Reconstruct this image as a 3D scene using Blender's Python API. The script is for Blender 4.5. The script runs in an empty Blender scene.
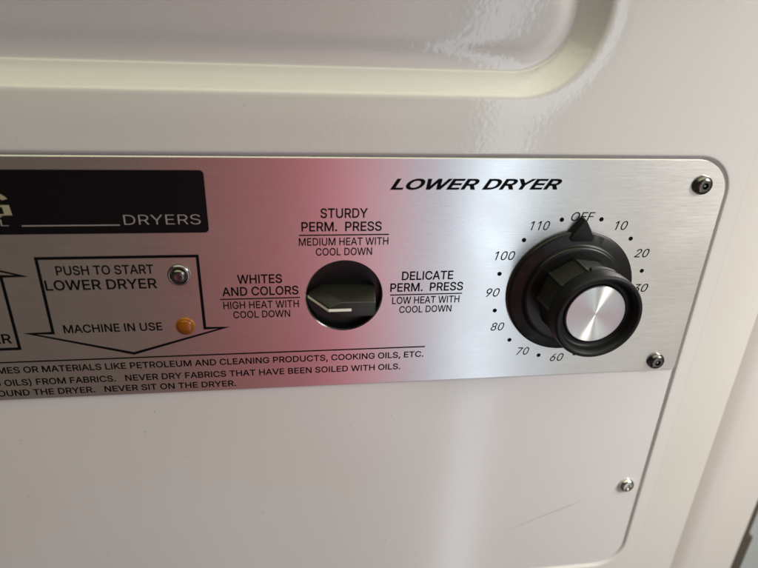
import bpy, bmesh, math, random
from mathutils import Vector, Matrix
from math import pi, sin, cos, radians, sqrt
random.seed(7)
sc = bpy.context.scene
COL = sc.collection
MM = 0.001
# Panel coordinates used everywhere below: x to the right, y up, z out of the panel towards the
# viewer, in millimetres, origin at the centre of the timer dial on the metal panel's face.
def P(x, y, z=0.0):
    return Vector((x * MM, -z * MM, y * MM))

# ------------------------------------------------------------------ materials
def new_mat(name):
    m = bpy.data.materials.new(name); m.use_nodes = True
    nt = m.node_tree
    return m, nt, nt.nodes['Principled BSDF']

def set_in(b, **k):
    for n, v in k.items():
        n = n.replace('_', ' ')
        if n in b.inputs:
            b.inputs[n].default_value = v

def simple(name, col, rough=0.4, metal=0.0, bump=0.0, bscale=900, **k):
    m, nt, b = new_mat(name)
    set_in(b, Roughness=rough, Metallic=metal, **k)
    b.inputs['Base Color'].default_value = (*col, 1)
    if bump:
        tc = nt.nodes.new('ShaderNodeTexCoord'); n = nt.nodes.new('ShaderNodeTexNoise')
        n.inputs['Scale'].default_value = bscale; n.inputs['Detail'].default_value = 3
        bp = nt.nodes.new('ShaderNodeBump'); bp.inputs['Strength'].default_value = bump
        bp.inputs['Distance'].default_value = 0.0002
        nt.links.new(tc.outputs['Object'], n.inputs['Vector'])
        nt.links.new(n.outputs['Fac'], bp.inputs['Height'])
        nt.links.new(bp.outputs['Normal'], b.inputs['Normal'])
        mr = nt.nodes.new('ShaderNodeMapRange')
        mr.inputs['To Min'].default_value = rough * 0.85; mr.inputs['To Max'].default_value = rough * 1.2
        nt.links.new(n.outputs['Fac'], mr.inputs['Value'])
        nt.links.new(mr.outputs['Result'], b.inputs['Roughness'])
    return m

def paint(name, col, rough=0.12, peel=0.25):
    """stove-enamelled sheet metal: orange peel, faint large-scale unevenness, a little grime"""
    m, nt, b = new_mat(name)
    L = nt.links.new
    tc = nt.nodes.new('ShaderNodeTexCoord')
    big = nt.nodes.new('ShaderNodeTexNoise'); big.inputs['Scale'].default_value = 14; big.inputs['Detail'].default_value = 4
    L(tc.outputs['Object'], big.inputs['Vector'])
    rp = nt.nodes.new('ShaderNodeValToRGB')
    rp.color_ramp.elements[0].position = 0.3; rp.color_ramp.elements[1].position = 0.7
    rp.color_ramp.elements[0].color = (col[0] * 0.965, col[1] * 0.96, col[2] * 0.95, 1)
    rp.color_ramp.elements[1].color = (*col, 1)
    L(big.outputs['Fac'], rp.inputs['Fac'])
    # sparse specks of grime
    sp = nt.nodes.new('ShaderNodeTexNoise'); sp.inputs['Scale'].default_value = 420; sp.inputs['Detail'].default_value = 2
    L(tc.outputs['Object'], sp.inputs['Vector'])
    st = nt.nodes.new('ShaderNodeMapRange'); st.inputs['From Min'].default_value = 0.745; st.inputs['From Max'].default_value = 0.80
    st.inputs['To Max'].default_value = 0.35
    L(sp.outputs['Fac'], st.inputs['Value'])
    mx = nt.nodes.new('ShaderNodeMix'); mx.data_type = 'RGBA'
    mx.inputs['B'].default_value = (0.25, 0.23, 0.2, 1)
    L(st.outputs['Result'], mx.inputs['Factor']); L(rp.outputs['Color'], mx.inputs['A'])
    L(mx.outputs['Result'], b.inputs['Base Color'])
    set_in(b, Roughness=rough, IOR=1.6)
    pe = nt.nodes.new('ShaderNodeTexNoise'); pe.inputs['Scale'].default_value = 560; pe.inputs['Detail'].default_value = 1.5
    L(tc.outputs['Object'], pe.inputs['Vector'])
    bp = nt.nodes.new('ShaderNodeBump'); bp.inputs['Strength'].default_value = peel; bp.inputs['Distance'].default_value = 0.0004
    L(pe.outputs['Fac'], bp.inputs['Height']); L(bp.outputs['Normal'], b.inputs['Normal'])
    return m

def brushed(name, col, rough=0.28, aniso=0.75):
    """horizontally brushed stainless sheet: fine streaks in colour, roughness and normal"""
    m, nt, b = new_mat(name)
    L = nt.links.new
    tc = nt.nodes.new('ShaderNodeTexCoord')
    mp = nt.nodes.new('ShaderNodeMapping'); mp.inputs['Scale'].default_value = (38, 1, 2600)
    L(tc.outputs['Object'], mp.inputs['Vector'])
    n = nt.nodes.new('ShaderNodeTexNoise'); n.inputs['Scale'].default_value = 1.0; n.inputs['Detail'].default_value = 4
    L(mp.outputs['Vector'], n.inputs['Vector'])
    mp2 = nt.nodes.new('ShaderNodeMapping'); mp2.inputs['Scale'].default_value = (170, 1, 2100)
    L(tc.outputs['Object'], mp2.inputs['Vector'])
    n2 = nt.nodes.new('ShaderNodeTexNoise'); n2.inputs['Scale'].default_value = 1.0; n2.inputs['Detail'].default_value = 3
    L(mp2.outputs['Vector'], n2.inputs['Vector'])
    ad = nt.nodes.new('ShaderNodeMath'); ad.operation = 'ADD'
    L(n.outputs['Fac'], ad.inputs[0]); L(n2.outputs['Fac'], ad.inputs[1])
    rp = nt.nodes.new('ShaderNodeMapRange'); rp.inputs['From Min'].default_value = 0.6; rp.inputs['From Max'].default_value = 1.4
    rp.inputs['To Min'].default_value = 0.94; rp.inputs['To Max'].default_value = 1.04
    L(ad.outputs[0], rp.inputs['Value'])
    vm = nt.nodes.new('ShaderNodeVectorMath'); vm.operation = 'SCALE'; vm.inputs[0].default_value = col
    L(rp.outputs['Result'], vm.inputs['Scale']); L(vm.outputs['Vector'], b.inputs['Base Color'])
    rr = nt.nodes.new('ShaderNodeMapRange'); rr.inputs['From Min'].default_value = 0.6; rr.inputs['From Max'].default_value = 1.4
    rr.inputs['To Min'].default_value = rough * 0.9; rr.inputs['To Max'].default_value = rough * 1.12
    L(ad.outputs[0], rr.inputs['Value']); L(rr.outputs['Result'], b.inputs['Roughness'])
    bp = nt.nodes.new('ShaderNodeBump'); bp.inputs['Strength'].default_value = 0.01; bp.inputs['Distance'].default_value = 0.00003
    L(n.outputs['Fac'], bp.inputs['Height']); L(bp.outputs['Normal'], b.inputs['Normal'])
    wp = nt.nodes.new('ShaderNodeTexNoise'); wp.inputs['Scale'].default_value = 22; wp.inputs['Detail'].default_value = 5; wp.inputs['Distortion'].default_value = .6
    L(tc.outputs['Object'], wp.inputs['Vector'])
    wr = nt.nodes.new('ShaderNodeMapRange'); wr.inputs['From Min'].default_value = .35; wr.inputs['From Max'].default_value = .65
    wr.inputs['To Min'].default_value = .92; wr.inputs['To Max'].default_value = 1.14
    L(wp.outputs['Fac'], wr.inputs['Value'])
    wm = nt.nodes.new('ShaderNodeMath'); wm.operation = 'MULTIPLY'
    L(rr.outputs['Result'], wm.inputs[0]); L(wr.outputs['Result'], wm.inputs[1]); L(wm.outputs[0], b.inputs['Roughness'])
    set_in(b, Metallic=1.0, Anisotropic=aniso)
    tg = nt.nodes.new('ShaderNodeTangent'); tg.direction_type = 'UV_MAP'; tg.uv_map = 'grain'
    L(tg.outputs['Tangent'], b.inputs['Tangent'])
    return m

def spun(name, col, rough=0.36):
    """lathe-turned aluminium disc: fine rings, highlights fan out from the centre"""
    m, nt, b = new_mat(name)
    L = nt.links.new
    set_in(b, Metallic=1.0, Roughness=rough, Anisotropic=1.0, Anisotropic_Rotation=.25)
    b.inputs['Base Color'].default_value = (*col, 1)
    tg = nt.nodes.new('ShaderNodeTangent'); tg.direction_type = 'RADIAL'; tg.axis = 'Y'
    L(tg.outputs['Tangent'], b.inputs['Tangent'])
    tc = nt.nodes.new('ShaderNodeTexCoord')
    vl = nt.nodes.new('ShaderNodeVectorMath'); vl.operation = 'LENGTH'
    L(tc.outputs['Object'], vl.inputs[0])
    cx = nt.nodes.new('ShaderNodeCombineXYZ'); L(vl.outputs['Value'], cx.inputs['X'])
    n = nt.nodes.new('ShaderNodeTexNoise'); n.inputs['Scale'].default_value = 4200; n.inputs['Detail'].default_value = 2
    L(cx.outputs['Vector'], n.inputs['Vector'])
    bp = nt.nodes.new('ShaderNodeBump'); bp.inputs['Strength'].default_value = 0.015; bp.inputs['Distance'].default_value = 0.00003
    L(n.outputs['Fac'], bp.inputs['Height']); L(bp.outputs['Normal'], b.inputs['Normal'])
    return m

M = {}
M['white'] = paint('white_enamel', (0.675, 0.662, 0.648), rough=.10, peel=.11)
M['panelwhite'] = paint('white_enamel_cover', (0.685, 0.658, 0.665), rough=0.15, peel=0.05)
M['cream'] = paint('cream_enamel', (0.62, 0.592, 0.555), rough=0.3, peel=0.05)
M['steel'] = brushed('brushed_stainless', (0.70, 0.69, 0.675))
M['spun'] = spun('spun_aluminium', (0.86, 0.84, 0.83))
M['ink'] = simple('black_ink', (0.004, 0.004, 0.0045), 0.6, Specular_IOR_Level=.05)
M['rule'] = simple('grey_ink', (0.045, 0.035, 0.038), 0.4)
M['name'] = simple('black_enamel_print', (0.004, 0.004, 0.005), 0.35, Specular_IOR_Level=.15)
M['silver_ink'] = simple('silver_print', (0.32, 0.28, 0.27), 0.45)
M['gold_ink'] = simple('pale_gold_print', (0.34, 0.31, 0.2), 0.4)
M['plastic'] = simple('black_plastic', (0.0045, 0.0044, 0.0043), 0.33, Specular_IOR_Level=.36)
M['plastic_rim'] = simple('black_moulded_rim', (0.006, 0.006, 0.006), 0.45, Specular_IOR_Level=.28)
M['plastic_lit'] = simple('black_plastic_lit', (0.015, 0.0148, 0.0115), 0.40)  # same black plastic, lighter and warmer to carry the overhead light
M['ptr'] = simple('ivory_paint_fill', (0.86, 0.83, 0.72), 0.5)
M['chrome'] = simple('dull_chrome', (0.33, 0.335, 0.32), 0.16, 1.0, bump=0.1, bscale=1500)
M['darksteel'] = simple('dark_plated_steel', (0.16, 0.155, 0.145), 0.22, 1.0, bump=0.15, bscale=1800)
M['zinc'] = simple('zinc_plated_steel', (0.62, 0.63, 0.58), 0.2, 1.0, bump=0.2, bscale=1500)
M['hole'] = simple('socket_black', (0.01, 0.01, 0.01), 0.5)
M['amber'] = simple('amber_lens', (0.30, 0.082, 0.002), 0.14, bump=0.0, Transmission_Weight=0.25, IOR=1.5)
M['amber_core'] = simple('amber_inner', (0.30, 0.09, 0.005), 0.4)
M['scuff'] = simple('scuff', (0.40, 0.375, 0.36), 0.5)
M['gap_shade'] = simple('brown_black_gap_shade', (0.06, 0.05, 0.036), 0.6)  # dark colour stands in for the shade inside the gap
M['wall'] = simple('blue_grey_wall', (0.52, 0.57, 0.56), 0.6, bump=0.2, bscale=120)

# ------------------------------------------------------------------ object helpers
def link(o, parent=None):
    COL.objects.link(o)
    if parent is not None:
        o.parent = parent
    return o

def build(name, bm, mat, parent=None, smooth=False, origin=None, angle=None):
    """bmesh (in panel mm coordinates) -> one mesh object; smooth: True/False; angle: sharp edges above it"""
    me = bpy.data.meshes.new(name)
    bmesh.ops.remove_doubles(bm, verts=bm.verts, dist=1e-5)
    org = Vector(origin) if origin is not None else Vector((0, 0, 0))
    for v in bm.verts:
        c = v.co - org
        v.co = P(c.x, c.y, c.z)
    if smooth:
        for f in bm.faces: f.smooth = True
    bm.to_mesh(me); bm.free()
    if angle is not None:
        me.set_sharp_from_angle(angle=radians(angle))
    mats = mat if isinstance(mat, (list, tuple)) else [mat]
    for m in mats: me.materials.append(m)
    o = bpy.data.objects.new(name, me)
    o.location = P(*org)
    return link(o, parent)

def empty(name, loc, parent=None):
    o = bpy.data.objects.new(name, None)
    o.location = P(*loc); o.empty_display_size = 0.01
    return link(o, parent)

def put(o, parent):
    """parent keeping panel coordinates: parents here sit unrotated, so only shift"""
    w = o.location.copy()
    o.parent = parent
    q = parent; off = Vector((0, 0, 0))
    while q is not None:
        off += q.location; q = q.parent
    o.location = w - off
    return o

def rrect(x0, y0, x1, y1, r, n=16):
    """counter-clockwise rounded rectangle; r = (bl, br, tr, tl)"""
    if not isinstance(r, (tuple, list)): r = (r,) * 4
    pts = []
    for (cx, cy, a0, rr) in ((x0 + r[0], y0 + r[0], pi, r[0]), (x1 - r[1], y0 + r[1], 1.5 * pi, r[1]),
                             (x1 - r[2], y1 - r[2], 0, r[2]), (x0 + r[3], y1 - r[3], .5 * pi, r[3])):
        for i in range(n + 1):
            a = a0 + .5 * pi * i / n
            pts.append((cx + rr * cos(a), cy + rr * sin(a)))
    return pts

def circ(x, y, r, n=64):
    return [(x + r * cos(2 * pi * i / n), y + r * sin(2 * pi * i / n)) for i in range(n)]

def ring(bm, pts, z):
    return [bm.verts.new((p[0], p[1], z)) for p in pts]

def bridge(bm, a, b, smooth=True):
    n = len(a)
    for i in range(n):
        j = (i + 1) % n
        try:
            f = bm.faces.new((a[i], a[j], b[j], b[i])); f.smooth = smooth
        except ValueError:
            pass

def fill(bm, loops):
    es = []
    for L in loops:
        for i in range(len(L)):
            a, b = L[i], L[(i + 1) % len(L)]
            e = bm.edges.get((a, b)) or bm.edges.new((a, b))
            es.append(e)
    r = bmesh.ops.triangle_fill(bm, use_beauty=True, use_dissolve=False, edges=es)
    return [g for g in r['geom'] if isinstance(g, bmesh.types.BMFace)]

def lathe(bm, prof, cx=0, cy=0, n=96, rfun=None, close_top=True, close_bottom=False):
    rings = []
    for (r, z) in prof:
        L = []
        for i in range(n):
            a = 2 * pi * i / n
            rr = r if rfun is None else rfun(a, r, z)
            L.append(bm.verts.new((cx + rr * cos(a), cy + rr * sin(a), z)))
        rings.append(L)
    for a, b in zip(rings[:-1], rings[1:]): bridge(bm, a, b)
    if close_top:
        f = bm.faces.new(rings[-1]); f.smooth = False
    if close_bottom:
        f = bm.faces.new(list(reversed(rings[0]))); f.smooth = False
    return rings

def fix(bm):
    bmesh.ops.recalc_face_normals(bm, faces=bm.faces)

def face_out(bm):
    """flat sheets: make every face look towards the viewer"""
    for f in bm.faces:
        f.normal_update()
        if f.normal.z < 0: f.normal_flip()

def hull(bm, pts):
    vs = [bm.verts.new(p) for p in pts]
    r = bmesh.ops.convex_hull(bm, input=vs)
    bmesh.ops.delete(bm, geom=[g for g in r['geom_interior'] if isinstance(g, bmesh.types.BMVert)], context='VERTS')
    bmesh.ops.dissolve_limit(bm, angle_limit=radians(1), verts=bm.verts, edges=bm.edges)

def bevel(bm, w, seg=2, edges=None):
    bmesh.ops.bevel(bm, geom=edges or list(bm.edges), offset=w, segments=seg, profile=.5, affect='EDGES', clamp_overlap=True)

def uv_grain(o):
    me = o.data
    uv = me.uv_layers.new(name='grain')
    for l in me.loops:
        c = me.vertices[l.vertex_index].co
        uv.data[l.index].uv = (c.z * 10, c.x * 10)

# ------------------------------------------------------------------ lettering
# outlines of a plain grotesque alphabet: letter:(advance, 'x y x y ... / next loop'), 1000 = the em
GL = {
'A':(480,'16 0 201 509 276 509 463 0 395 0 287 302 264 372 232 478 245 478 213 371 190 302 85 0 / 110 142 110 199 370 199 370 142'),
'B':(456,'60 0 60 509 241 509 261 508 280 506 298 502 314 497 329 491 350 477 367 461 381 442 390 421 396 398 398 374 397 353 393 336 387 320 378 307 368 295 356 286 343 278 329 272 315 267 315 262 331 260 347 254 363 245 378 234 391 220 402 203 411 184 416 161 418 136 416 111 410 88 400 67 386 48 367 31 344 18 328 11 311 6 291 3 270 1 246 0 / 125 57 245 57 267 58 287 61 304 65 318 72 330 80 344 96 352 115 355 137 354 153 350 169 342 184 332 197 320 209 305 218 288 225 269 229 248 231 125 231 / 125 285 238 285 256 287 273 290 288 296 302 304 313 314 323 326 330 340 334 355 336 372 333 393 325 412 312 429 294 442 270 449 240 452 125 452'),
'C':(510,'267 -7 241 -6 217 -2 193 5 171 13 150 25 131 39 113 55 97 73 82 93 70 115 59 140 51 166 45 193 41 223 40 254 41 285 45 315 51 343 59 369 70 393 82 415 97 436 113 454 131 470 150 484 171 495 193 504 217 510 241 514 267 516 292 514 317 511 340 504 362 496 383 485 402 471 419 456 434 438 448 418 459 397 467 373 473 348 408 348 404 365 397 380 389 395 380 407 369 418 357 428 344 437 330 444 315 449 300 453 284 455 267 456 249 455 231 452 215 447 199 441 183 432 169 422 156 410 145 396 134 381 125 364 117 345 111 325 107 303 104 279 103 254 104 229 107 206 111 184 117 163 125 145 134 127 145 112 157 98 170 87 184 76 199 68 215 61 232 57 249 54 267 53 284 54 300 56 315 60 330 65 344 72 357 81 369 90 380 102 389 114 397 128 404 144 408 160 473 160 467 135 459 112 448 91 435 71 420 53 402 38 383 24 363 13 340 5 317 -2 293 -6'),
'D':(502,'219 0 96 0 96 57 215 57 239 58 261 61 282 66 301 72 318 81 333 91 347 103 359 117 370 132 379 149 386 168 392 187 396 209 398 231 399 255 398 279 396 302 392 323 386 342 379 361 370 377 360 392 348 406 335 418 319 428 303 437 285 443 265 448 244 451 221 452 93 452 93 509 225 509 254 507 281 504 307 498 330 489 352 478 373 465 391 450 407 432 421 413 433 391 443 367 451 342 457 315 460 286 461 255 460 224 457 195 451 168 443 142 433 119 421 97 406 77 390 60 371 44 351 31 328 20 303 11 277 5 249 1 / 125 509 125 0 60 0 60 509'),
'E':(419,'60 0 60 509 372 509 372 452 125 452 125 286 355 286 355 229 125 229 125 57 375 57 375 0'),
'F':(410,'60 0 60 509 369 509 369 452 125 452 125 278 346 278 346 221 125 221 125 0'),
'G':(520,'269 -7 242 -6 217 -2 193 5 170 14 149 25 130 39 112 55 96 73 81 93 69 116 59 140 51 166 45 194 41 223 40 254 41 285 45 315 51 343 59 369 69 393 81 415 96 436 112 454 129 470 149 484 170 495 192 504 215 510 239 514 265 516 291 514 316 510 340 504 363 494 384 483 403 469 421 453 436 436 449 416 460 395 468 373 474 349 408 349 402 365 395 379 387 393 378 406 367 417 356 427 343 436 330 443 315 448 300 453 283 455 265 456 247 455 230 452 214 447 198 441 183 432 169 422 156 410 144 397 134 381 125 364 117 345 111 325 107 303 104 279 103 254 104 229 107 206 111 184 117 163 125 145 134 128 145 112 157 99 170 87 184 76 199 68 216 61 232 57 250 54 269 53 296 55 321 61 345 71 365 85 382 102 396 123 403 137 408 152 412 168 414 185 415 202 434 199 283 199 283 256 478 256 478 200 477 176 474 152 468 131 461 110 451 91 439 73 426 57 411 43 395 30 376 19 357 10 337 2 315 -3 292 -6'),
'H':(517,'60 0 60 509 125 509 125 289 392 289 392 509 457 509 457 0 392 0 392 232 125 232 125 0'),
'I':(300,'31 0 31 57 118 57 118 452 31 452 31 509 269 509 269 452 183 452 183 57 269 57 269 0'),
'K':(467,'104 145 104 216 139 261 174 303 212 344 364 509 448 509 231 276 228 276 / 60 0 60 509 125 509 125 334 124 225 125 193 125 0 / 372 0 188 259 228 309 449 0'),
'L':(393,'60 0 60 509 125 509 125 57 361 57 361 0'),
'M':(628,'60 0 60 509 151 509 277 187 287 159 299 123 311 84 322 49 307 49 318 83 330 121 342 158 352 187 476 509 568 509 568 0 504 0 504 291 504 327 505 369 506 413 507 457 513 457 498 409 482 363 467 322 456 291 342 0 286 0 170 291 159 321 145 361 129 408 112 457 119 457 120 416 121 372 121 328 122 291 122 0'),
'N':(523,'60 0 60 509 136 509 343 183 363 151 387 107 414 55 405 54 401 108 399 157 399 195 399 509 463 509 463 0 387 0 202 290 177 331 148 381 107 452 119 454 122 384 124 328 125 291 125 0'),
'O':(533,'267 -7 241 -6 217 -2 193 5 171 13 150 25 131 39 113 55 97 73 82 93 70 115 59 140 51 166 45 193 41 223 40 254 41 285 45 315 51 343 59 369 70 393 82 415 97 436 113 454 131 470 150 484 171 495 193 504 217 510 241 514 267 516 293 514 317 510 340 504 362 495 383 484 403 470 421 454 437 436 451 415 464 393 474 369 482 343 488 315 492 285 493 254 492 223 488 193 482 166 474 140 464 115 451 93 437 73 421 55 403 39 383 25 362 13 340 5 317 -2 293 -6 / 267 53 285 54 302 57 318 61 334 68 349 76 364 86 377 98 388 112 399 127 408 144 416 163 422 183 427 205 429 229 430 254 429 279 427 303 422 325 416 346 408 365 399 382 388 397 377 411 364 423 349 433 334 441 318 447 302 452 285 455 267 456 249 455 232 452 215 447 199 441 184 433 170 422 157 411 145 397 135 381 125 364 117 345 111 325 107 303 104 279 103 254 104 229 107 205 111 183 117 163 125 144 135 127 145 112 157 98 170 86 184 76 199 68 215 61 232 57 249 54'),
'P':(445,'60 0 60 509 235 509 258 508 279 505 298 501 316 495 332 487 347 478 360 468 371 456 381 444 390 430 396 415 402 399 406 383 408 365 409 348 408 330 406 313 402 296 396 280 390 265 381 251 371 239 360 227 347 216 332 207 316 199 298 193 279 189 258 187 235 186 109 186 109 242 232 242 257 244 279 248 297 256 312 266 324 279 333 294 339 310 343 328 344 348 343 367 339 385 333 402 324 416 312 428 297 439 279 446 257 451 232 452 125 452 125 0'),
'R':(449,'60 0 60 509 236 509 258 508 280 505 299 501 317 496 333 489 356 473 376 455 390 433 397 419 402 403 406 387 408 370 409 352 408 334 406 317 402 301 397 286 390 271 375 250 356 232 333 217 317 210 299 205 279 201 258 198 236 198 96 198 96 255 233 255 258 256 280 260 298 267 313 276 325 287 334 300 340 316 344 333 345 352 344 371 340 389 334 405 325 419 312 430 297 440 279 446 258 451 233 452 125 452 125 0 / 353 0 230 229 303 229 428 0'),
'S':(447,'224 -9 202 -8 182 -6 162 -2 144 3 127 9 112 17 98 26 85 36 74 48 64 60 55 74 49 88 44 103 40 120 38 137 104 137 108 118 114 102 123 88 135 76 150 66 166 59 184 53 204 50 224 49 246 50 267 54 286 60 303 69 317 79 329 92 338 106 344 122 345 139 344 154 339 168 332 179 322 189 310 197 296 205 280 211 263 217 245 222 184 239 159 247 138 256 118 266 101 277 86 289 74 303 64 318 57 335 53 353 52 372 54 400 62 425 75 448 85 460 96 471 108 481 122 490 137 498 154 504 171 509 189 513 207 515 227 516 247 515 265 513 283 509 300 504 316 498 340 484 360 468 377 449 390 427 397 403 401 378 337 378 331 402 320 421 302 437 289 445 275 451 259 455 243 458 225 459 204 457 185 454 167 448 152 440 139 430 129 418 121 405 116 391 115 376 117 359 122 345 131 334 142 324 155 315 169 308 184 302 198 297 212 293 264 279 311 264 328 256 344 248 359 238 372 226 384 213 394 198 402 180 407 161 408 139 406 112 399 87 386 64 377 51 366 39 353 28 339 19 323 11 306 4 287 -2 267 -6 246 -8'),
'T':(449,'32 452 32 509 417 509 417 452 257 452 257 0 192 0 192 452'),
'U':(517,'259 -8 235 -7 213 -4 192 0 172 7 154 15 137 25 121 37 107 50 95 64 85 80 76 97 69 114 64 133 61 153 60 173 60 509 124 509 124 178 126 155 131 133 141 113 153 95 168 80 187 68 208 59 232 53 259 52 285 53 309 59 331 68 349 80 364 95 376 113 385 133 391 155 393 178 393 509 457 509 457 173 456 153 453 133 448 114 441 97 432 80 422 64 410 50 396 37 380 25 363 15 345 7 325 0 304 -4 282 -7'),
'V':(480,'204 0 16 509 84 509 192 206 215 137 248 31 234 31 267 138 289 206 395 509 463 509 278 0'),
'W':(686,'155 0 16 509 82 509 163 196 175 145 187 94 197 40 189 40 200 94 211 145 224 196 306 509 380 509 461 196 474 145 486 94 497 40 488 40 499 94 510 145 523 196 603 509 669 509 530 0 455 0 368 323 351 391 336 475 350 475 335 395 318 323 230 0'),
'Y':(472,'203 0 203 208 16 509 91 509 192 344 222 292 231 274 240 254 249 230 224 230 233 254 242 275 251 293 280 344 381 509 455 509 268 208 268 0'),
'X':(474,'18 0 217 284 217 236 29 509 104 509 178 400 204 361 223 329 243 292 232 292 252 329 272 361 298 400 373 509 446 509 259 239 259 287 456 0 382 0 292 129 268 165 250 195 230 231 244 231 225 196 206 166 182 129 91 0'),
'.':(188,'95 -4 83 -3 72 1 63 9 55 18 51 29 49 41 51 53 55 64 63 73 72 81 83 85 95 87 107 85 118 81 128 73 135 64 139 53 141 41 139 29 135 18 128 9 118 1 107 -3'),
',':(188,'37 -119 67 71 137 71 84 -119'),
'(':(273,'89 207 89 229 91 252 93 276 96 299 100 324 105 348 111 372 117 395 124 418 132 441 140 463 148 484 157 503 167 522 176 539 236 539 226 518 216 496 207 474 199 451 191 428 183 405 177 382 171 359 166 336 161 313 158 291 155 269 153 248 152 227 151 207 152 188 153 170 154 152 157 133 160 115 164 96 169 76 175 57 181 37 188 16 196 -5 205 -27 214 -49 225 -72 236 -96 176 -96 160 -66 145 -36 132 -6 121 24 111 55 103 85 97 116 93 146 90 176'),
')':(273,'37 -96 49 -72 59 -48 69 -25 78 -3 86 18 93 39 99 59 105 78 109 98 113 116 116 135 119 153 120 171 121 189 122 207 121 227 120 248 118 269 115 291 112 313 107 336 102 359 96 382 90 405 82 428 74 451 66 474 57 496 47 518 37 539 97 539 106 522 116 503 125 484 133 463 142 441 149 418 156 395 162 372 168 348 173 323 177 299 180 275 182 252 183 229 184 207 183 176 180 145 176 115 170 84 161 53 152 23 140 -7 127 -37 113 -67 97 -96'),
'0':(453,'227 -7 205 -6 184 -2 165 4 147 13 130 24 115 38 101 53 89 71 78 91 69 113 61 138 55 164 51 192 49 222 48 254 49 286 51 316 56 344 62 370 69 395 78 417 89 437 101 455 115 471 130 484 147 496 165 504 184 511 205 514 227 516 249 514 269 511 288 504 306 496 323 484 338 471 352 455 364 437 375 417 384 395 392 370 398 344 402 316 404 286 405 254 404 222 402 192 398 164 392 138 384 113 375 91 364 71 352 53 339 38 323 24 307 13 289 4 269 -2 249 -6 / 227 50 250 52 272 60 290 74 300 84 309 97 317 111 324 126 330 144 335 163 339 183 342 205 343 229 344 254 343 279 342 303 339 325 335 346 330 365 324 382 317 398 309 412 300 425 290 435 272 449 250 457 227 460 203 457 182 449 163 435 153 425 144 412 136 398 129 382 123 365 118 346 114 325 112 303 110 279 109 254 110 229 112 205 114 183 118 163 123 144 129 126 136 111 144 97 153 84 163 74 182 60 203 52'),
'1':(453,'77 0 77 55 391 55 391 0 / 276 509 276 0 212 0 212 448 209 448 86 358 86 427 198 509'),
'2':(453,'64 0 64 47 234 229 282 282 294 298 303 312 311 327 316 341 319 356 320 371 319 389 315 405 308 419 298 431 287 441 273 449 258 455 241 458 224 460 205 458 188 454 172 447 159 438 148 427 139 413 132 398 128 381 127 362 66 362 66 380 69 397 73 413 79 428 86 442 102 464 121 482 143 496 158 503 174 509 190 512 207 515 225 516 243 515 260 513 276 509 291 503 306 497 328 482 346 465 361 445 372 423 379 398 381 372 380 354 377 336 371 318 363 299 351 280 336 259 325 245 313 230 299 215 284 198 267 180 153 60 153 57 389 57 389 0'),
'3':(453,'218 -7 200 -6 182 -4 165 -1 149 4 133 10 109 22 88 38 70 57 57 79 48 104 44 132 109 132 112 115 118 100 127 87 137 76 150 66 165 59 182 54 200 51 219 50 239 51 258 55 275 61 291 69 304 80 315 93 323 108 328 125 329 145 328 163 323 180 316 196 306 211 292 223 275 234 254 241 230 246 201 248 157 248 157 299 288 448 288 452 70 452 70 509 373 509 373 461 211 278 211 289 233 290 254 290 273 287 291 282 308 276 324 268 338 258 350 248 361 236 371 222 379 208 385 193 389 178 392 162 393 145 392 127 389 111 385 95 379 80 370 66 361 53 350 41 337 30 324 21 309 12 292 6 275 0 257 -4 238 -6'),
'4':(453,'40 105 40 158 247 509 311 509 109 166 109 163 413 163 413 105 / 282 0 282 121 282 146 282 318 343 318 343 0'),
'5':(453,'221 -7 204 -6 186 -4 170 0 155 5 140 11 118 25 99 41 83 60 71 82 63 105 60 130 122 130 125 115 130 102 138 89 148 78 160 68 173 60 188 54 204 51 221 50 241 51 259 56 276 64 291 75 304 89 314 104 322 122 326 141 328 162 326 183 322 203 314 221 303 237 290 251 275 262 257 270 238 275 218 277 201 276 184 273 168 268 152 262 139 255 128 246 67 253 96 509 366 509 366 452 151 452 134 301 136 301 148 311 162 318 178 325 194 330 212 333 229 334 252 332 274 328 294 321 313 311 330 299 345 285 358 269 370 251 379 231 386 210 390 187 391 163 390 144 387 126 383 108 377 91 369 76 359 61 349 48 337 35 323 25 309 15 293 7 276 1 259 -3 241 -6'),
'6':(453,'226 -7 208 -6 190 -3 173 1 157 7 142 15 128 24 115 35 104 47 94 60 85 74 77 90 71 107 67 124 64 143 64 162 65 187 71 212 80 239 87 256 97 275 108 295 122 317 137 340 252 509 322 509 151 261 145 261 151 270 157 279 165 288 174 295 184 302 196 307 208 311 221 313 235 314 253 313 270 311 286 307 302 302 316 295 337 280 355 262 370 240 377 225 382 210 386 193 388 176 389 157 388 138 386 121 381 104 375 88 368 73 359 58 348 45 337 34 324 23 310 14 295 7 279 1 262 -3 245 -6 / 226 48 245 50 263 55 279 63 293 73 305 86 314 101 322 119 326 137 327 157 326 178 322 196 314 213 305 228 293 241 279 251 263 259 245 264 226 265 207 264 190 259 174 252 160 241 148 229 138 214 131 197 126 179 125 158 126 138 131 119 138 102 148 86 160 73 174 63 190 55 207 50'),
'7':(453,'97 0 323 448 323 452 62 452 62 509 391 509 391 449 165 0'),
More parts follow.
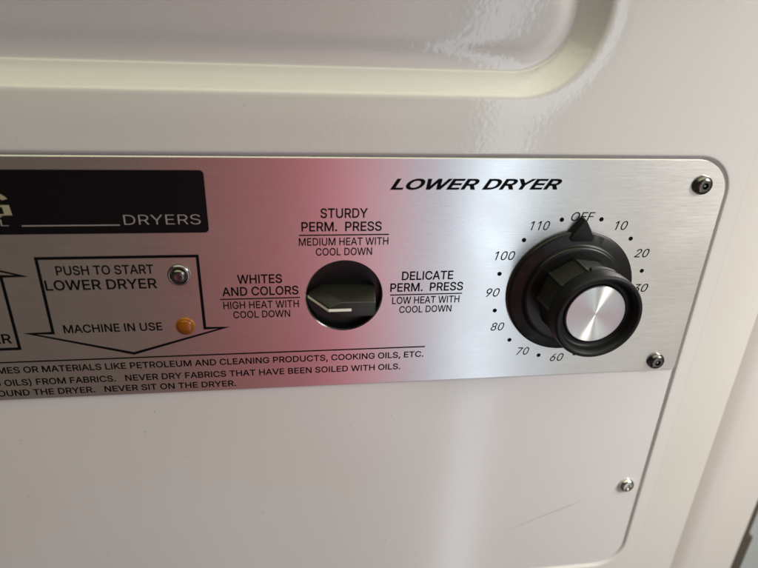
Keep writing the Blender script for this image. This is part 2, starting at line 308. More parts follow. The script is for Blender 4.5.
'8':(453,'226 -7 206 -6 187 -4 169 0 152 5 136 11 111 25 91 42 74 62 62 84 54 109 52 135 53 156 58 176 65 195 75 212 87 228 101 241 117 252 134 260 153 265 153 267 129 276 109 289 93 308 80 330 73 354 70 380 73 405 79 429 91 450 106 469 124 485 146 498 160 504 176 509 192 513 209 515 226 516 244 515 261 513 277 509 292 504 306 498 328 485 346 469 361 450 373 429 379 405 382 380 379 354 372 330 359 308 343 289 323 276 300 267 300 265 319 260 335 252 351 241 365 228 377 212 387 195 395 176 399 156 401 135 398 109 391 84 379 62 362 42 341 25 317 11 301 5 284 0 265 -4 246 -6 / 226 49 248 50 267 54 285 60 300 69 313 79 323 91 331 106 335 121 337 139 335 157 330 173 322 189 312 202 298 213 283 223 265 230 247 234 226 235 206 234 187 230 169 223 154 213 141 202 130 189 122 173 117 157 115 139 117 121 121 106 129 91 139 79 152 69 167 60 185 54 205 50 / 226 290 244 291 260 294 274 300 287 308 298 318 307 330 314 344 318 359 319 376 318 392 314 407 308 420 299 432 288 442 275 449 260 455 244 459 226 460 209 459 192 455 177 449 164 442 154 432 145 420 138 407 134 392 133 376 134 359 138 344 145 330 154 318 165 308 178 300 193 294 209 291'),
'9':(453,'226 516 245 515 262 512 279 508 295 502 310 494 324 485 337 474 349 462 359 449 368 434 375 419 381 402 386 384 388 366 389 347 387 322 382 296 373 270 365 253 356 234 344 214 331 192 315 168 200 0 130 0 302 248 307 248 302 238 295 229 288 221 278 214 268 207 257 202 245 198 232 195 218 195 200 195 183 198 167 202 151 207 137 214 116 229 98 247 83 269 76 283 71 299 67 316 64 333 64 352 64 370 67 388 71 405 77 421 85 436 94 450 104 463 116 475 129 485 143 494 158 502 174 508 190 512 208 515 / 226 460 207 459 190 454 174 446 160 435 148 423 138 407 131 390 127 372 125 352 127 331 131 313 138 295 148 280 160 268 174 257 190 250 207 245 226 243 245 245 263 249 279 257 293 267 305 280 314 295 322 312 326 330 327 350 326 371 322 390 314 407 305 422 293 435 279 446 263 454 245 459'),
' ':(188,'')}
GL['I'] = (185, '60 0 60 509 125 509 125 0')
GL['1'] = (453, '290 509 290 0 226 0 226 440 223 440 110 360 110 426 214 509')
from mathutils.geometry import delaunay_2d_cdt
_gc = {}
def glyph(ch, off):
    """triangles of one letter; overlapping strokes are merged (non-zero winding); off thickens it"""
    if (ch, off) in _gc: return _gc[(ch, off)]
    adv, src = GL[ch]
    loops = []
    for part in src.split('/'):
        n = [float(q) / 1000 for q in part.split()]
        L = [Vector((n[i], n[i + 1])) for i in range(0, len(n), 2)]
        if len(L) > 2: loops.append(L)
    if not loops: return adv / 1000, [], []
    area = lambda L: sum(L[i - 1].x * L[i].y - L[i].x * L[i - 1].y for i in range(len(L)))
    sgn = -1 if area(max(loops, key=lambda L: abs(area(L)))) < 0 else 1
    out = []
    for L in loops:
        N = []
        for i in range(len(L)):
            d1 = (L[i] - L[i - 1]).normalized(); d2 = (L[(i + 1) % len(L)] - L[i]).normalized()
            n1 = Vector((d1.y, -d1.x)); n2 = Vector((d2.y, -d2.x)); m = n1 + n2
            m = m.normalized() if m.length > 1e-6 else n1
            N.append(L[i] + m * (off * sgn / max(.5, m.dot(n1))))
        out.append(N)
    V = []; E = []
    for L in out:
        k = len(V); V += L; E += [(k + i, k + (i + 1) % len(L)) for i in range(len(L))]
    V2, _, F2, _, _, _ = delaunay_2d_cdt(V, E, [], 0, 1e-6)
    F = []
    for f in F2:
        c = sum((V2[i] for i in f), Vector((0, 0))) / len(f)
        wn = 0
        for L in out:
            for i in range(len(L)):
                p, q = L[i - 1], L[i]
                cr_ = (q.x - p.x) * (c.y - p.y) - (c.x - p.x) * (q.y - p.y)
                if p.y <= c.y < q.y and cr_ > 0: wn += 1
                elif q.y <= c.y < p.y and cr_ < 0: wn -= 1
        if wn: F.append(tuple(f))
    _gc[(ch, off)] = (adv / 1000, [tuple(v) for v in V2], F)
    return _gc[(ch, off)]

def text_bm(s, spacing=1.0, offset=0.0, shear=0.0):
    V = []; F = []; x = 0
    for ch in s:
        adv, v, f = glyph(ch, offset)
        used = set(i for t in f for i in t); mp = {}
        for i in sorted(used):
            mp[i] = len(V); V.append((x + v[i][0] + shear * v[i][1], v[i][1]))
        F += [tuple(mp[i] for i in t) for t in f]
        x += adv * spacing
    return V, F

def add_text(bm, s, x0, x1, y, cap, z=0.05, suffix=None, **k):
    """fit string s: its cap height is cap, its baseline y; s (or its suffix) spans x0..x1"""
    V, F = text_bm(s, **k)
    right = max(v[0] for v in V)
    Vs, _ = text_bm(suffix, **k) if suffix else (V, F)
    w = max(v[0] for v in Vs) - min(v[0] for v in Vs)
    h0 = 0.0; h = .509
    sx = (x1 - x0) / w; sy = cap / h
    vs = [bm.verts.new((x1 + (v[0] - right) * sx, y + (v[1] - h0) * sy, z)) for v in V]
    for f in F:
        try: bm.faces.new([vs[i] for i in f])
        except ValueError: pass

def add_bar(bm, p, q, w, z=0.05):
    p, q = Vector((*p, 0)), Vector((*q, 0)); d = (q - p).normalized(); n = Vector((-d.y, d.x, 0)) * w / 2
    vs = [bm.verts.new((c.x, c.y, z)) for c in (p - n, q - n, q + n, p + n)]
    bm.faces.new(vs)

def add_outline(bm, pts, w, z=0.05):
    """mitred closed outline of constant width, clockwise or not"""
    n = len(pts); A = []; B = []
    for i in range(n):
        p0, p1, p2 = (Vector(pts[(i + k) % n]) for k in (-1, 0, 1))
        d1 = (p1 - p0).normalized(); d2 = (p2 - p1).normalized()
        n1 = Vector((-d1.y, d1.x)); n2 = Vector((-d2.y, d2.x))
        mt = (n1 + n2).normalized(); ln = min(w / 2 / max(.22, mt.dot(n1)), w * 2.0)
        A.append(bm.verts.new((*(p1 + mt * ln), z))); B.append(bm.verts.new((*(p1 - mt * ln), z)))
    for i in range(n):
        j = (i + 1) % n
        bm.faces.new((A[i], A[j], B[j], B[i]))

def printed(name, bm, mat, parent, label=None):
    face_out(bm)
    o = build(name, bm, mat)
    put(o, parent)
    if label: o['label'] = label
    return o

# ------------------------------------------------------------------ the dryer
BASE = (-180, -330, -60)
dryer = empty('clothes_dryer', BASE)
dryer['label'] = 'white enamelled stacked clothes dryer with a brushed steel control panel and black timer knob'
dryer['category'] = 'dryer'

XL, XR, YB, YT = -420.0, 60.5, -330.0, 330.0
ZF = 0.15          # front face of the stamped sheet
# --- front panel: one stamped sheet with a shallow panel recess and a dished door opening above it
def offset_rr(base, r, d):
    x0, y0, x1, y1 = base
    return rrect(x0 + d, y0 + d, x1 - d, y1 - d, tuple(max(.3, q - d) if d < 12 else max(7.0, q - d) for q in r), n=24)

bm = bmesh.new()
outer_pts = [(XL, YB), (XR, YB), (XR, YT), (XL, YT)]
recess = (XL + 12, -152.2, 54.35, 50.95); rr_ = (14, 15, 14.2, 14)
dish = (XL + 12, 68.3, -1.6, 300.0); dr_ = (28, 28, 28, 28)
DZ = 15
def step(base, r, prof, swell=None):
    loops = []
    for d, z in prof:
        L = ring(bm, offset_rr(base, r, d), z)
        if swell and d > swell[0]:                    # swell added to tilt the dish floor away from overhead light
            k = min(1, (d - swell[0]) / 8); k = k * k * (3 - 2 * k)
            for v in L:
                h = max(0, v.co.y - base[1] - swell[0])
                v.co.z += k * DZ * (1 - math.exp(-h / 45))
        loops.append(L)
    for a, b in zip(loops[:-1], loops[1:]): bridge(bm, a, b)
    return loops[0], loops[-1]
prof_r = [(-1.4, ZF), (-.5, ZF), (-.2, ZF - .04), (.05, ZF - .14), (.25, ZF - .31), (.5, ZF - .58), (.75, ZF - .87), (.95, ZF - 1.1), (1.15, -1.15), (1.4, -1.2), (2.0, -1.2)]
prof_d = [(-11.0, ZF)]
for i in range(1, 10):                                # gentle draw-in of the sheet before the lip
    t = i / 9
    prof_d.append((-9.5 + 9.0 * t, ZF - .45 * t * t))
ZL = ZF - .45
for i in range(9):                                    # convex lip, radius 4
    a = radians(5.7) + radians(42.3) * (i + 1) / 9
    prof_d.append((-.5 + 3.2 * (sin(a) - sin(radians(5.7))), ZL - 3.2 * (cos(radians(5.7)) - cos(a))))
dd, zz = prof_d[-1]
dd2 = dd + 6.0; zz2 = zz - 6.0 * math.tan(radians(48))
prof_d.append((dd2, zz2))
for i in range(1, 9):                                 # concave foot
    a = radians(48) * (1 - i / 8)
    prof_d.append((dd2 + 2.2 * (sin(radians(48)) - sin(a)), zz2 - 2.2 * (cos(a) - cos(radians(48)))))
ZD = prof_d[-1][1]
d0 = prof_d[-1][0]
prof_d += [(d0 + t, ZD) for t in (1, 2.5, 4, 6, 8, 10, 12.5, 15, 18, 22, 27, 33, 40, 50, 60, 75, 90)]
ro, ri = step(recess, rr_, prof_r)
do, di = step(dish, dr_, prof_d, (d0,))
fill(bm, [[bm.verts.new((x, y, ZF)) for x, y in outer_pts], ro, do])
fill(bm, [ri, ring(bm, circ(-84.89, .06, 14.3, 64), -1.2)]); fill(bm, [di])
face_out(bm)
front = build('front_panel', bm, M['white']); put(front, dryer)

# --- folded right edge of the sheet, bent back, with its return flange
th = radians(28); w = 56.5
x2, z2 = XR + w * cos(th), ZF - w * sin(th)
bm = bmesh.new()
sec = [(XR + .02, ZF - 0.01)]
for i in range(7):
    a = th * i / 6
    sec.append((XR + 2.5 * sin(a), ZF - 2.5 * (1 - cos(a))))
sec.append((x2 - .9, z2 + .33))
for i in range(1, 7):
    a = th + (pi / 2 - th) * i / 6
    sec.append((x2 - .9 + 1.2 * (sin(a) - sin(th)), z2 + .33 - 1.2 * (cos(th) - cos(a))))
sec.append((sec[-1][0], -58))
sec = sec[1:]
rows = [[bm.verts.new((x, y, z)) for x, z in sec] for y in (YB, YT)]
for i in range(len(sec) - 1):
    f = bm.faces.new((rows[0][i], rows[0][i + 1], rows[1][i + 1], rows[1][i])); f.smooth = True
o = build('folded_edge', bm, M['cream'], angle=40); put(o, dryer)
XF = sec[-1][0]

# --- cabinet side frame behind it
bm = bmesh.new()
sec = [(XF - 6, -80)]
for i in range(13):                                   # hollow curve out of the shade of the fold
    t = i / 12
    sec.append((XF + .5 + 40 * t, -46 - 30 * (1 - t) ** 2))
sec.append((172.5, -46))
for i in range(1, 9):
    a = pi / 2 * i / 8
    sec.append((172.5 + 4 * sin(a), -46 - 4 * (1 - cos(a))))
sec.append((176.5, -100))
rows = [[bm.verts.new((x, y, z)) for x, z in sec] for y in (YB, YT)]
for i in range(len(sec) - 1):
    f = bm.faces.new((rows[0][i], rows[0][i + 1], rows[1][i + 1], rows[1][i])); f.smooth = True
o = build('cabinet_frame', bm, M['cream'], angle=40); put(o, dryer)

# --- brown-black strip put in for the shaded gap beyond the frame
bm = bmesh.new()
ys = [YB, -126, -122, YT]
for (y0, y1, x1) in ((YB, -208.3, 190), (-208.0, YT, 186.0)):
    hull(bm, [(x, y, z) for x in (176.8, x1) for y in (y0, y1) for z in (-85, -53)])
fix(bm)
o = build('gap_shade_strip', bm, M['gap_shade']); put(o, dryer)

# --- enamelled cover below the control panel
bm = bmesh.new()
pts = rrect(XL + 15, -150.5, 53.25, -30, (12, 13, 1.0, 1.0), n=16)
inn = rrect(XL + 15.25, -150.25, 53.0, -30.25, (11.75, 12.75, .75, .75), n=16)
a, b, c = ring(bm, pts, -1.15), ring(bm, pts, -.85), ring(bm, inn, -.65)
bridge(bm, a, b); bridge(bm, b, c, False); fill(bm, [c])
fix(bm)
cover = build('cover_panel', bm, M['panelwhite'], angle=30); put(cover, dryer)

# scuff on the cover: a long faint streak
bm = bmesh.new()
p0, p1 = Vector((-8.2, -124.0)), Vector((26.6, -107.8))
N = 40; up = []; dn = []
for i in range(N + 1):
    t = i / N
    c = p0.lerp(p1, t) + Vector((0, .35 * sin(t * 5) + .12 * random.uniform(-1, 1)))
    hw = .32 * (0.25 + random.random() * .6) * (sin(pi * min(1, t * 1.02)) ** .4 if 0 < t < .98 else .05)
    up.append(bm.verts.new((c.x, c.y + hw, -.61))); dn.append(bm.verts.new((c.x, c.y - hw, -.61)))
for i in range(N): bm.faces.new((dn[i], dn[i + 1], up[i + 1], up[i]))
o = printed('scuff_mark', bm, M['scuff'], cover)

# --- control panel (brushed steel sheet)
HX, HY, HR = -84.89, 0.06, 13.56
bm = bmesh.new()
ob = (XL + 16, -37.68, 53.2, 49.62); orr = (1.2, 1.2, 13.0, 13.0)
L0 = ring(bm, offset_rr(ob, orr, 0), -.6)
L1 = ring(bm, offset_rr(ob, orr, 0), -.22)
L2 = ring(bm, offset_rr(ob, orr, .22), 0)
bridge(bm, L0, L1, False); bridge(bm, L1, L2, False)
h0 = ring(bm, circ(HX, HY, HR + .35, 96), 0)
h1 = ring(bm, circ(HX, HY, HR, 96), -.35)
h2 = ring(bm, circ(HX, HY, HR, 96), -1.15)
fill(bm, [L2, h0]); bridge(bm, h0, h1, False); bridge(bm, h1, h2, False)
fix(bm)
panel = build('control_panel', bm, M['steel'], angle=25)
uv_grain(panel)
put(panel, dryer)

# --- printing on the control panel
bm = bmesh.new()
add_text(bm, 'LOWER DRYER', -69.9, -9.8, 39.1, 3.4, offset=.026, shear=.36)
printed('title_lettering', bm, M['ink'], panel)
def heat(lines, rule):
    bm = bmesh.new()
    for s, x0, x1, y, cap, off in lines:
        add_text(bm, s, x0, x1, y, cap, offset=off)
    add_bar(bm, rule[0], rule[1], .42)
    printed('heat_lettering', bm, M['ink'], panel)
heat([('STURDY', -93.1, -77.1, 29.35, 3.2, .014), ('PERM.  PRESS', -99.5, -72.2, 24.67, 3.2, .014),
      ('MEDIUM HEAT WITH', -100.5, -69.7, 19.55, 2.65, .010), ('COOL DOWN', -94.8, -75.3, 15.85, 2.65, .010)], ((-100.35, 23.25), (-69.6, 23.25)))
heat([('WHITES', -121.9, -106.6, 5.93, 3.2, .014), ('AND COLORS', -127.3, -101.05, 1.35, 3.2, .014),
      ('HIGH HEAT WITH', -127.3, -101.05, -3.72, 2.75, .010), ('COOL DOWN', -124.15, -104.25, -7.45, 2.65, .010)], ((-128.2, .05), (-100.6, .05)))
heat([('DELICATE', -64.25, -45.4, 5.9, 3.2, .014), ('PERM.  PRESS', -68.3, -41.3, 1.38, 3.2, .014),
      ('LOW HEAT WITH', -67.4, -42.2, -3.6, 2.75, .010), ('COOL DOWN', -64.6, -44.9, -7.3, 2.65, .010)], ((-68.25, .05), (-41.4, .05)))

bm = bmesh.new()
for s, x0, x1, y, cap in (('OFF', -4.1, 4.8, 27.55, 3.15), ('10', 13.4, 18.1, 23.95, 3.3), ('20', 23.5, 29.2, 13.05, 3.3),
                          ('30', 26.3, 32.2, -1.3, 3.3), ('40', 23.6, 29.3, -16.1, 3.3), ('50', 12.0, 17.6, -27.3, 3.3),
                          ('60', -2.4, 3.0, -31.0, 3.4), ('70', -16.95, -11.85, -27.45, 3.3), ('80', -28.7, -23.5, -16.1, 3.3),
                          ('90', -32.2, -27.05, -1.65, 3.3), ('100', -30.5, -23.1, 12.95, 3.3), ('110', -18.7, -11.7, 24.2, 3.3)):
    add_text(bm, s, x0, x1, y, cap, shear=.25, offset=.003)
printed('timer_numerals', bm, M['ink'], panel)
bm = bmesh.new()
for k in range(12):
    a = radians(15 + 30 * k)
    L = ring(bm, circ(29.0 * sin(a), 29.0 * cos(a), .82, 20), .05); bm.faces.new(L)
printed('timer_dots', bm, M['ink'], panel)

bm = bmesh.new()
add_bar(bm, (-404, -22.05), (-53.9, -22.05), .5)
k = dict(offset=.014)
add_text(bm, 'FUMES OR MATERIALS LIKE PETROLEUM AND CLEANING PRODUCTS, COOKING OILS, ETC.', -191.3, -54.25, -26.5, 2.45,
         suffix='MATERIALS LIKE PETROLEUM AND CLEANING PRODUCTS, COOKING OILS, ETC.', **k)
add_text(bm, 'COOKING OILS) FROM FABRICS.   NEVER DRY FABRICS THAT HAVE BEEN SOILED WITH OILS.', -164.1, -63.0, -31.65, 2.45,
         suffix='NEVER DRY FABRICS THAT HAVE BEEN SOILED WITH OILS.', **k)
add_text(bm, 'AROUND THE DRYER.   NEVER SIT ON THE DRYER.', -171.9, -125.2, -35.95, 2.4, suffix='NEVER SIT ON THE DRYER.', **k)
printed('warning_lettering', bm, M['ink'], panel)

bm = bmesh.new()
add_outline(bm, [(-184.9, 16.4), (-134.35, 16.4), (-134.35, -11.1), (-127.6, -11.1), (-159.6, -20.3), (-192.4, -11.1), (-184.9, -11.1)], 1.0)
printed('arrow_outline', bm, M['ink'], panel)
bm = bmesh.new()
add_outline(bm, [(-247.3, -16.75), (-196.75, -16.75), (-196.75, 10.4), (-190.3, 10.4), (-221.9, 19.7), (-253.9, 10.4), (-247.3, 10.4)], 1.0)
printed('arrow_outline', bm, M['ink'], panel)
bm = bmesh.new()
add_text(bm, 'PUSH TO START', -179.7, -148.95, 10.4, 3.15, offset=.013)
add_text(bm, 'LOWER DRYER', -184.0, -148.5, 5.0, 3.5, offset=.013)
printed('start_lettering', bm, M['ink'], panel)
bm = bmesh.new()
add_text(bm, 'UPPER DRYER', -233.6, -198.6, -14.45, 3.5, offset=.013)
printed('start_lettering', bm, M['ink'], panel)
bm = bmesh.new()
add_text(bm, 'MACHINE IN USE', -181.3, -148.75, -11.25, 3.0, offset=.013)
printed('lamp_lettering', bm, M['ink'], panel)

# black printed name field
bm = bmesh.new()
L = ring(bm, rrect(-262, 24.62, -129.7, 45.35, 1.4, 8), .05); bm.faces.new(L)
nm = printed('name_field', bm, M['name'], panel)
bm = bmesh.new()
add_text(bm, 'DRYERS', -155.9, -132.05, 27.55, 3.35, z=.1, offset=-.008)
add_bar(bm, (-186.7, 27.5), (-157.3, 27.5), .36, z=.1)
add_text(bm, 'COMMERCIAL', -228.0, -190.4, 27.5, 2.2, z=.1, offset=-.006)
printed('name_lettering', bm, M['silver_ink'], panel)
bm = bmesh.new()
add_text(bm, 'MAYTA', -252, -203.2, 31.0, 8.0, z=.1, offset=.02)
# the G: heavy round letter with a broad slab, drawn as its own strokes
gx, gy = -195.2, 34.4
def arc_stroke(a0, a1, rx, ry, w0, n=26):
    A = []; B = []
    for i in range(n + 1):
        a = radians(a0 + (a1 - a0) * i / n)
        A.append(bm.verts.new((gx + rx * cos(a), gy + ry * sin(a), .1)))
        B.append(bm.verts.new((gx + (rx - w0) * cos(a), gy + (ry - w0 * .55) * sin(a), .1)))
    for i in range(n): bm.faces.new((A[i], A[i + 1], B[i + 1], B[i]))
arc_stroke(24, 300, 6.8, 4.5, 1.9)
def quad(x0, y0, x1, y1, dx=0.0):
    bm.faces.new([bm.verts.new(q) for q in ((x0, y0, .1), (x1, y0, .1), (x1 - dx, y1, .1), (x0 - dx, y1, .1))])
quad(-190.9, 31.0, -188.7, 34.3, .3); quad(-196.4, 33.7, -191.2, 34.3); quad(-193.6, 30.9, -190.9, 31.4)
printed('brand_lettering', bm, M['gold_ink'], panel)

# --- timer knob
knob = empty('timer_knob', (0, 0, 0)); put(knob, dryer)
bm = bmesh.new()
prof = [(23.9, .35), (24.15, .7), (24.15, 1.6), (23.95, 1.95), (23.5, 2.15), (22.9, 2.3), (19.9, 3.0), (19.35, 3.15), (19.1, 3.35), (18.95, 4.1),
        (18.75, 4.4), (18.3, 4.6), (17.6, 4.7), (13.0, 4.8)]
lathe(bm, prof, n=128)
# the pointer: a wedge that grows out of the rim
hull(bm, [(-.35, 29.1, .4), (.35, 29.1, .4), (-5.2, 22.9, .4), (5.2, 22.9, .4), (-.25, 28.6, 3.3), (.25, 28.6, 3.3), (-4.4, 22.0, 3.0), (4.4, 22.0, 3.0),
          (-3.6, 20.6, 2.8), (3.6, 20.6, 2.8), (-4, 21, .5), (4, 21, .5)])
fix(bm)
o = build('skirt', bm, M['plastic'], smooth=True, angle=38); put(o, knob)

GX, GY = .42, .42
NF = 9; PH = radians(90 + 12.5)
def flute(a, r, z):
    if z > 16.6 or r < 13.0: return r
    if 14.9 < z and abs(((a - radians(82) + pi) % (2 * pi)) - pi) < radians(17): return 15.75   # moulded tab under the rim
    seg = 2 * pi / NF
    t = ((a - PH) % seg) / seg                 # 0..1 across a facet
    u = min(t, 1 - t) * seg * r                # mm from the ridge
    d = (t - .5) * seg
    flat = r * cos(seg / 2) / cos(d)
    ridge = .55 * max(0, 1 - u / .7)
    return flat - .25 + ridge
bm = bmesh.new()
prof = [(15.1, 4.75), (15.0, 7), (14.8, 10), (14.65, 13), (14.62, 14.85), (14.6, 14.95), (14.6, 15.4), (14.7, 16.2), (14.9, 16.5), (15.2, 16.7)]
lathe(bm, prof, cx=GX, cy=GY, n=320, rfun=flute, close_top=False)
fix(bm)
grip = build('grip', bm, M['plastic_lit'], smooth=True, angle=42, origin=(GX, GY, 4.75)); put(grip, knob)
bm = bmesh.new()
prof = [(14.9, 16.62), (15.3, 16.75), (15.6, 17.2), (15.72, 18.0), (15.74, 21.2), (15.7, 22.3), (15.5, 23.0),
        (15.15, 23.4), (14.7, 23.55), (14.2, 23.45), (13.8, 23.2), (13.5, 22.6), (13.3, 21.5), (13.1, 20.2), (12.7, 19.6), (11.9, 19.4), (11.4, 19.4), (11.1, 19.5), (10.9, 20.0), (10.4, 20.1)]
lathe(bm, prof, cx=GX, cy=GY, n=128)
fix(bm)
rim = build('rim', bm, M['plastic_rim'], smooth=True, angle=50, origin=(GX, GY, 4.75)); put(rim, knob)
bm = bmesh.new()
prof = [(10.62, 20.0), (10.62, 20.5), (10.5, 20.66), (10.25, 20.72)]
R_ = lathe(bm, prof, cx=GX, cy=GY, n=128, close_top=False)
prev = R_[-1]
for r, z in ((8, 20.62), (5, 20.53), (2.5, 20.46), (.4, 20.42)):
    L = ring(bm, circ(GX, GY, r, 128), z); bridge(bm, prev, L); prev = L
bm.faces.new(prev)
fix(bm)
cap = build('cap', bm, M['spun'], smooth=True, angle=30, origin=(GX, GY, 20.5)); put(cap, knob)
for q in (grip, rim, cap):
    q.rotation_euler = (radians(.6), 0, 0)

# --- heat selector: dark disc in the hole with a wedge-ended bar handle
sel = empty('heat_selector', (HX, HY, 0)); put(sel, dryer)
bm = bmesh.new()
lathe(bm, [(15.2, -1.3), (13.75, -1.3), (13.6, -1.5), (13.6, -3.6), (13.4, -3.9), (4, -4.0)], cx=HX, cy=HY, n=96)
fix(bm)
o = build('disc', bm, M['plastic'], smooth=True, angle=35); put(o, sel)
bm = bmesh.new()
pts = []
for s in (-1, 1):
    pts += [(-73.6, HY + 3.0 * s, -4.1), (-74.9, HY + 2.7 * s, 10.9), (-86.5, HY + 2.8 * s, 10.9), (-93.5, HY + 3.3 * s, -4.1),
            (-91.0, HY + .9 * s, 10.9), (-98.0, HY + .7 * s, -1.0), (-98.0, HY + .9 * s, -4.1)]
hull(bm, pts); bevel(bm, .5, 3); fix(bm)
hd = build('handle', bm, M['plastic_lit'], smooth=True, angle=35); put(hd, sel)
bm = bmesh.new()
def strip(path, w):
    prev = None
    for x, z in path:
        cur = (bm.verts.new((x, HY - w, z)), bm.verts.new((x, HY + w, z)))
        if prev: bm.faces.new((prev[0], cur[0], cur[1], prev[1]))
        prev = cur
strip([(-97.9, -.72), (-91.15, 10.82), (-90.9, 11.0), (-83.2, 11.0)], .52)
fix(bm); face_out(bm)
o = build('pointer_line', bm, M['ptr']); put(o, sel)

# --- start button
bx, by = -140.9, 9.65
btn = empty('start_button', (bx, by, 0)); put(btn, dryer)
bm = bmesh.new()
lathe(bm, [(3.75, 0), (3.75, .5), (3.6, .8), (3.2, 1.0), (2.95, .95), (2.8, .7), (2.75, .1)], cx=bx, cy=by, n=64)
fix(bm); o = build('bezel', bm, M['chrome'], smooth=True, angle=60); put(o, btn)
bm = bmesh.new()
lathe(bm, [(2.5, 0), (2.5, 1.2), (2.4, 1.65), (2.1, 2.0), (1.7, 2.2), (1.2, 2.3), (.9, 2.25), (.5, 2.2)], cx=bx, cy=by, n=48)
fix(bm); o = build('plunger', bm, M['darksteel'], smooth=True, angle=60); put(o, btn)

# --- amber indicator lamp
lx, ly = -140.85, -9.95
lamp = empty('indicator_lamp', (lx, ly, 0)); put(lamp, dryer)
bm = bmesh.new()
lathe(bm, [(3.35, 0), (3.35, .35), (3.15, .6), (2.75, .65), (2.7, .3)], cx=lx, cy=ly, n=64)
fix(bm); o = build('rim', bm, M['amber_core'], smooth=True, angle=60); put(o, lamp)
bm = bmesh.new()
lathe(bm, [(2.72, .2), (2.72, .9)] + [(2.72 * cos(a), .9 + 1.0 * sin(a)) for a in [radians(12 * i) for i in range(1, 8)]], cx=lx, cy=ly, n=64)
fix(bm); o = build('lens', bm, M['amber'], smooth=True, angle=60); put(o, lamp)
bm = bmesh.new()
hull(bm, [(lx + a, ly + b, z) for a in (-1.3, 1.3) for b in (-1.2, 1.2) for z in (.1, .8)])
fix(bm); o = build('filament_block', bm, M['amber_core']); put(o, lamp)

# --- screws
def socket_screw(x, y, z, rot, label):
    s = empty('screw', (x, y, z)); put(s, dryer); s['label'] = label
    bm = bmesh.new()
    prof = [(3.45, 0), (3.5, .35), (3.42, .9), (3.15, 1.45), (2.7, 1.9), (2.1, 2.15), (1.75, 2.2)]
    rg = []
    R = lathe(bm, prof, n=48, close_top=False)
    # hex socket
    hx = []
    for i in range(48):
        a = 2 * pi * i / 48; t = ((a + rot) % (pi / 3)) - pi / 6
        r = 1.3 * cos(pi / 6) / cos(t)
        hx.append((r * cos(a), r * sin(a)))
    a1 = ring(bm, hx, 2.2); a2 = ring(bm, hx, .9)
    bridge(bm, R[-1], a1, False); bridge(bm, a1, a2, False); bm.faces.new(a2)
    for v in bm.verts: v.co += Vector((x, y, z))
    fix(bm); o = build('head', bm, M['darksteel'], smooth=False, angle=35, origin=(x, y, z)); put(o, s)
    bm = bmesh.new()
    lathe(bm, [(.48, .85), (.48, 1.7), (.35, 1.85)], n=20)
    for v in bm.verts: v.co += Vector((x, y, z))
    fix(bm); o = build('security_pin', bm, M['chrome'], smooth=True, angle=40, origin=(x, y, z)); put(o, s)
socket_screw(43.2, 40.6, 0.02, .2, 'dark socket screw by the rounded corner')
socket_screw(43.6, -32.9, 0.02, .6, 'dark socket screw by the lower edge')
sx, sy, sz = 46.4, -100.4, -.64
s = empty('screw', (sx, sy, sz)); put(s, dryer); s['label'] = 'bright pan head screw in the white cover'
bm = bmesh.new()
R = lathe(bm, [(3.5, 0), (3.55, .5), (3.35, 1.1), (2.9, 1.6), (2.3, 1.95), (1.9, 2.05)], n=48, close_top=False)
cr = []
for i in range(48):
    a = 2 * pi * i / 48 + .35
    t = abs(((a) % (pi / 2)) - pi / 4)
    r = 1.65 if t > .52 else .62 + .2 * t
    cr.append((r * cos(a), r * sin(a)))
a1 = ring(bm, cr, 2.1); a2 = ring(bm, [(p[0] * .55, p[1] * .55) for p in cr], .8)
bridge(bm, R[-1], a1, False); bridge(bm, a1, a2, False); bm.faces.new(a2)
for v in bm.verts: v.co += Vector((sx, sy, sz))
fix(bm); o = build('head', bm, M['zinc'], angle=35, origin=(sx, sy, sz)); put(o, s)

# ------------------------------------------------------------------ background seen past the dryer's right side
bm = bmesh.new()
vs = [bm.verts.new(q) for q in ((110, -900, -170), (900, -900, -170), (900, 600, -170), (110, 600, -170))]
bm.faces.new(vs); face_out(bm)
wl = build('wall', bm, M['wall']); wl['kind'] = 'structure'

# ------------------------------------------------------------------ camera (solved from the dial, hole and panel edges)
Rm = ((0.9912767174133311, 0.03215722530711449, 0.12781385830495193),
      (0.022992827053871224, 0.9127116750456478, -0.40795677239070166),
      (-0.12977595855289076, 0.407336852121086, 0.9040104476640538))
C = (-98.50356501, 86.32865342, 181.48223413)
cam = bpy.data.cameras.new('camera')
co = bpy.data.objects.new('camera', cam); COL.objects.link(co)
ax = [P(*row) / MM for row in Rm]                     # camera x, y, z axes in the scene
m4 = Matrix(((ax[0].x, ax[1].x, ax[2].x, 0), (ax[0].y, ax[1].y, ax[2].y, 0), (ax[0].z, ax[1].z, ax[2].z, 0), (0, 0, 0, 1)))
m4.translation = P(*C)
co.matrix_world = m4
cam.sensor_fit = 'HORIZONTAL'; cam.sensor_width = 36; cam.lens = 560.43 / 758 * 36
cam.clip_start = .002; cam.clip_end = 50
cam.dof.use_dof = True; cam.dof.focus_distance = .207; cam.dof.aperture_fstop = 9.0
sc.camera = co

# ------------------------------------------------------------------ light
def area(name, loc, target, sx, sy, power, col):
    l = bpy.data.lights.new(name, 'AREA'); l.shape = 'RECTANGLE'; l.size = sx; l.size_y = sy; l.energy = power; l.color = col
    o = bpy.data.objects.new(name, l); COL.objects.link(o)
    o.location = loc
    d = Vector(target) - Vector(loc)
    o.rotation_euler = d.to_track_quat('-Z', 'Y').to_euler()
    return o
area('doorway_light', (.523, -1.5, -.95), (.523, 0, -.95),   .16, 3.4, 4.3, (.80, .91, 1.0))
area('ceiling_tube_light', (.1, -.28, 1.0), (.05, -.02, 0), 2.4, .5, 3.6, (1.0, .98, .68))
rl = area('room_light', (.40, -.30, .24), (.19, 0, -.09), .2, .25, 1.0, (1.0, .975, .95))
rl.data.spread = radians(90)

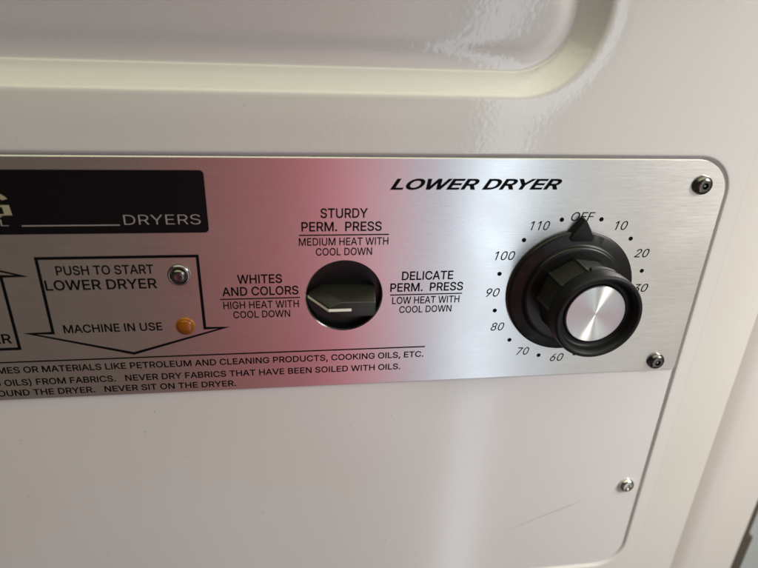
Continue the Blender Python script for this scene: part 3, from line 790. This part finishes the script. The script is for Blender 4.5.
W = bpy.data.worlds.new('World'); sc.world = W; W.use_nodes = True
nt = W.node_tree; L = nt.links.new
bg = nt.nodes['Background']
tc = nt.nodes.new('ShaderNodeTexCoord'); sp = nt.nodes.new('ShaderNodeSeparateXYZ'); L(tc.outputs['Generated'], sp.inputs[0])
ng = nt.nodes.new('ShaderNodeMath'); ng.operation = 'MULTIPLY'; ng.inputs[1].default_value = -1; L(sp.outputs['Y'], ng.inputs[0])
at = nt.nodes.new('ShaderNodeMath'); at.operation = 'ARCTAN2'; L(sp.outputs['X'], at.inputs[0]); L(ng.outputs[0], at.inputs[1])
mr = nt.nodes.new('ShaderNodeMapRange'); mr.inputs['From Min'].default_value = radians(-100); mr.inputs['From Max'].default_value = radians(100)
L(at.outputs[0], mr.inputs['Value'])
cr = nt.nodes.new('ShaderNodeValToRGB'); L(mr.outputs['Result'], cr.inputs['Fac'])
stops = [(-100, (.04, .034, .03)), (-30, (.105, .082, .068)), (-16, (.125, .091, .080)), (-8, (.29, .094, .10)), (0, (.41, .118, .145)), (5, (.72, .225, .275)), (8.5, (.80, .42, .50)),
         (11, (.66, .51, .56)), (14, (.45, .50, .61)), (18, (.09, .11, .15)), (23, (.09, .11, .15)), (26, (.54, .56, .565)), (31, (.60, .57, .52)), (42, (.47, .425, .37)), (50, (.2, .18, .155)), (100, (.06, .055, .05))]
els = cr.color_ramp.elements
while len(els) < len(stops): els.new(.5)
for e, (a, c) in zip(els, stops):
    e.position = (a + 100) / 200
for e, (a, c) in zip(els, stops):
    e.color = (*c, 1)
def zstep(lo, hi):
    n = nt.nodes.new('ShaderNodeMapRange'); n.interpolation_type = 'SMOOTHSTEP'
    n.inputs['From Min'].default_value = lo; n.inputs['From Max'].default_value = hi
    L(sp.outputs['Z'], n.inputs['Value']); return n.outputs['Result']
def blend(src, fac, col):
    n = nt.nodes.new('ShaderNodeMix'); n.data_type = 'RGBA'
    L(fac, n.inputs['Factor']); L(src, n.inputs['A']); n.inputs['B'].default_value = (*col, 1); return n.outputs['Result']
c = blend(cr.outputs['Color'], zstep(-.55, -.75), (.05, .043, .036))      # floor
c = blend(c, zstep(-.02, .15), (.04, .037, .03))                          # dark band added above the horizon to cut fill light
c = blend(c, zstep(.60, .86), (1.1, 1.09, .74))                             # ceiling
L(c, bg.inputs['Color']); bg.inputs['Strength'].default_value = 1.15

sc.view_settings.view_transform = 'Standard'; sc.view_settings.look = 'None'
sc.view_settings.exposure = .07; sc.view_settings.gamma = 1
sc.render.engine = 'CYCLES'
sc.cycles.max_bounces = 8
sc.cycles.caustics_reflective = True
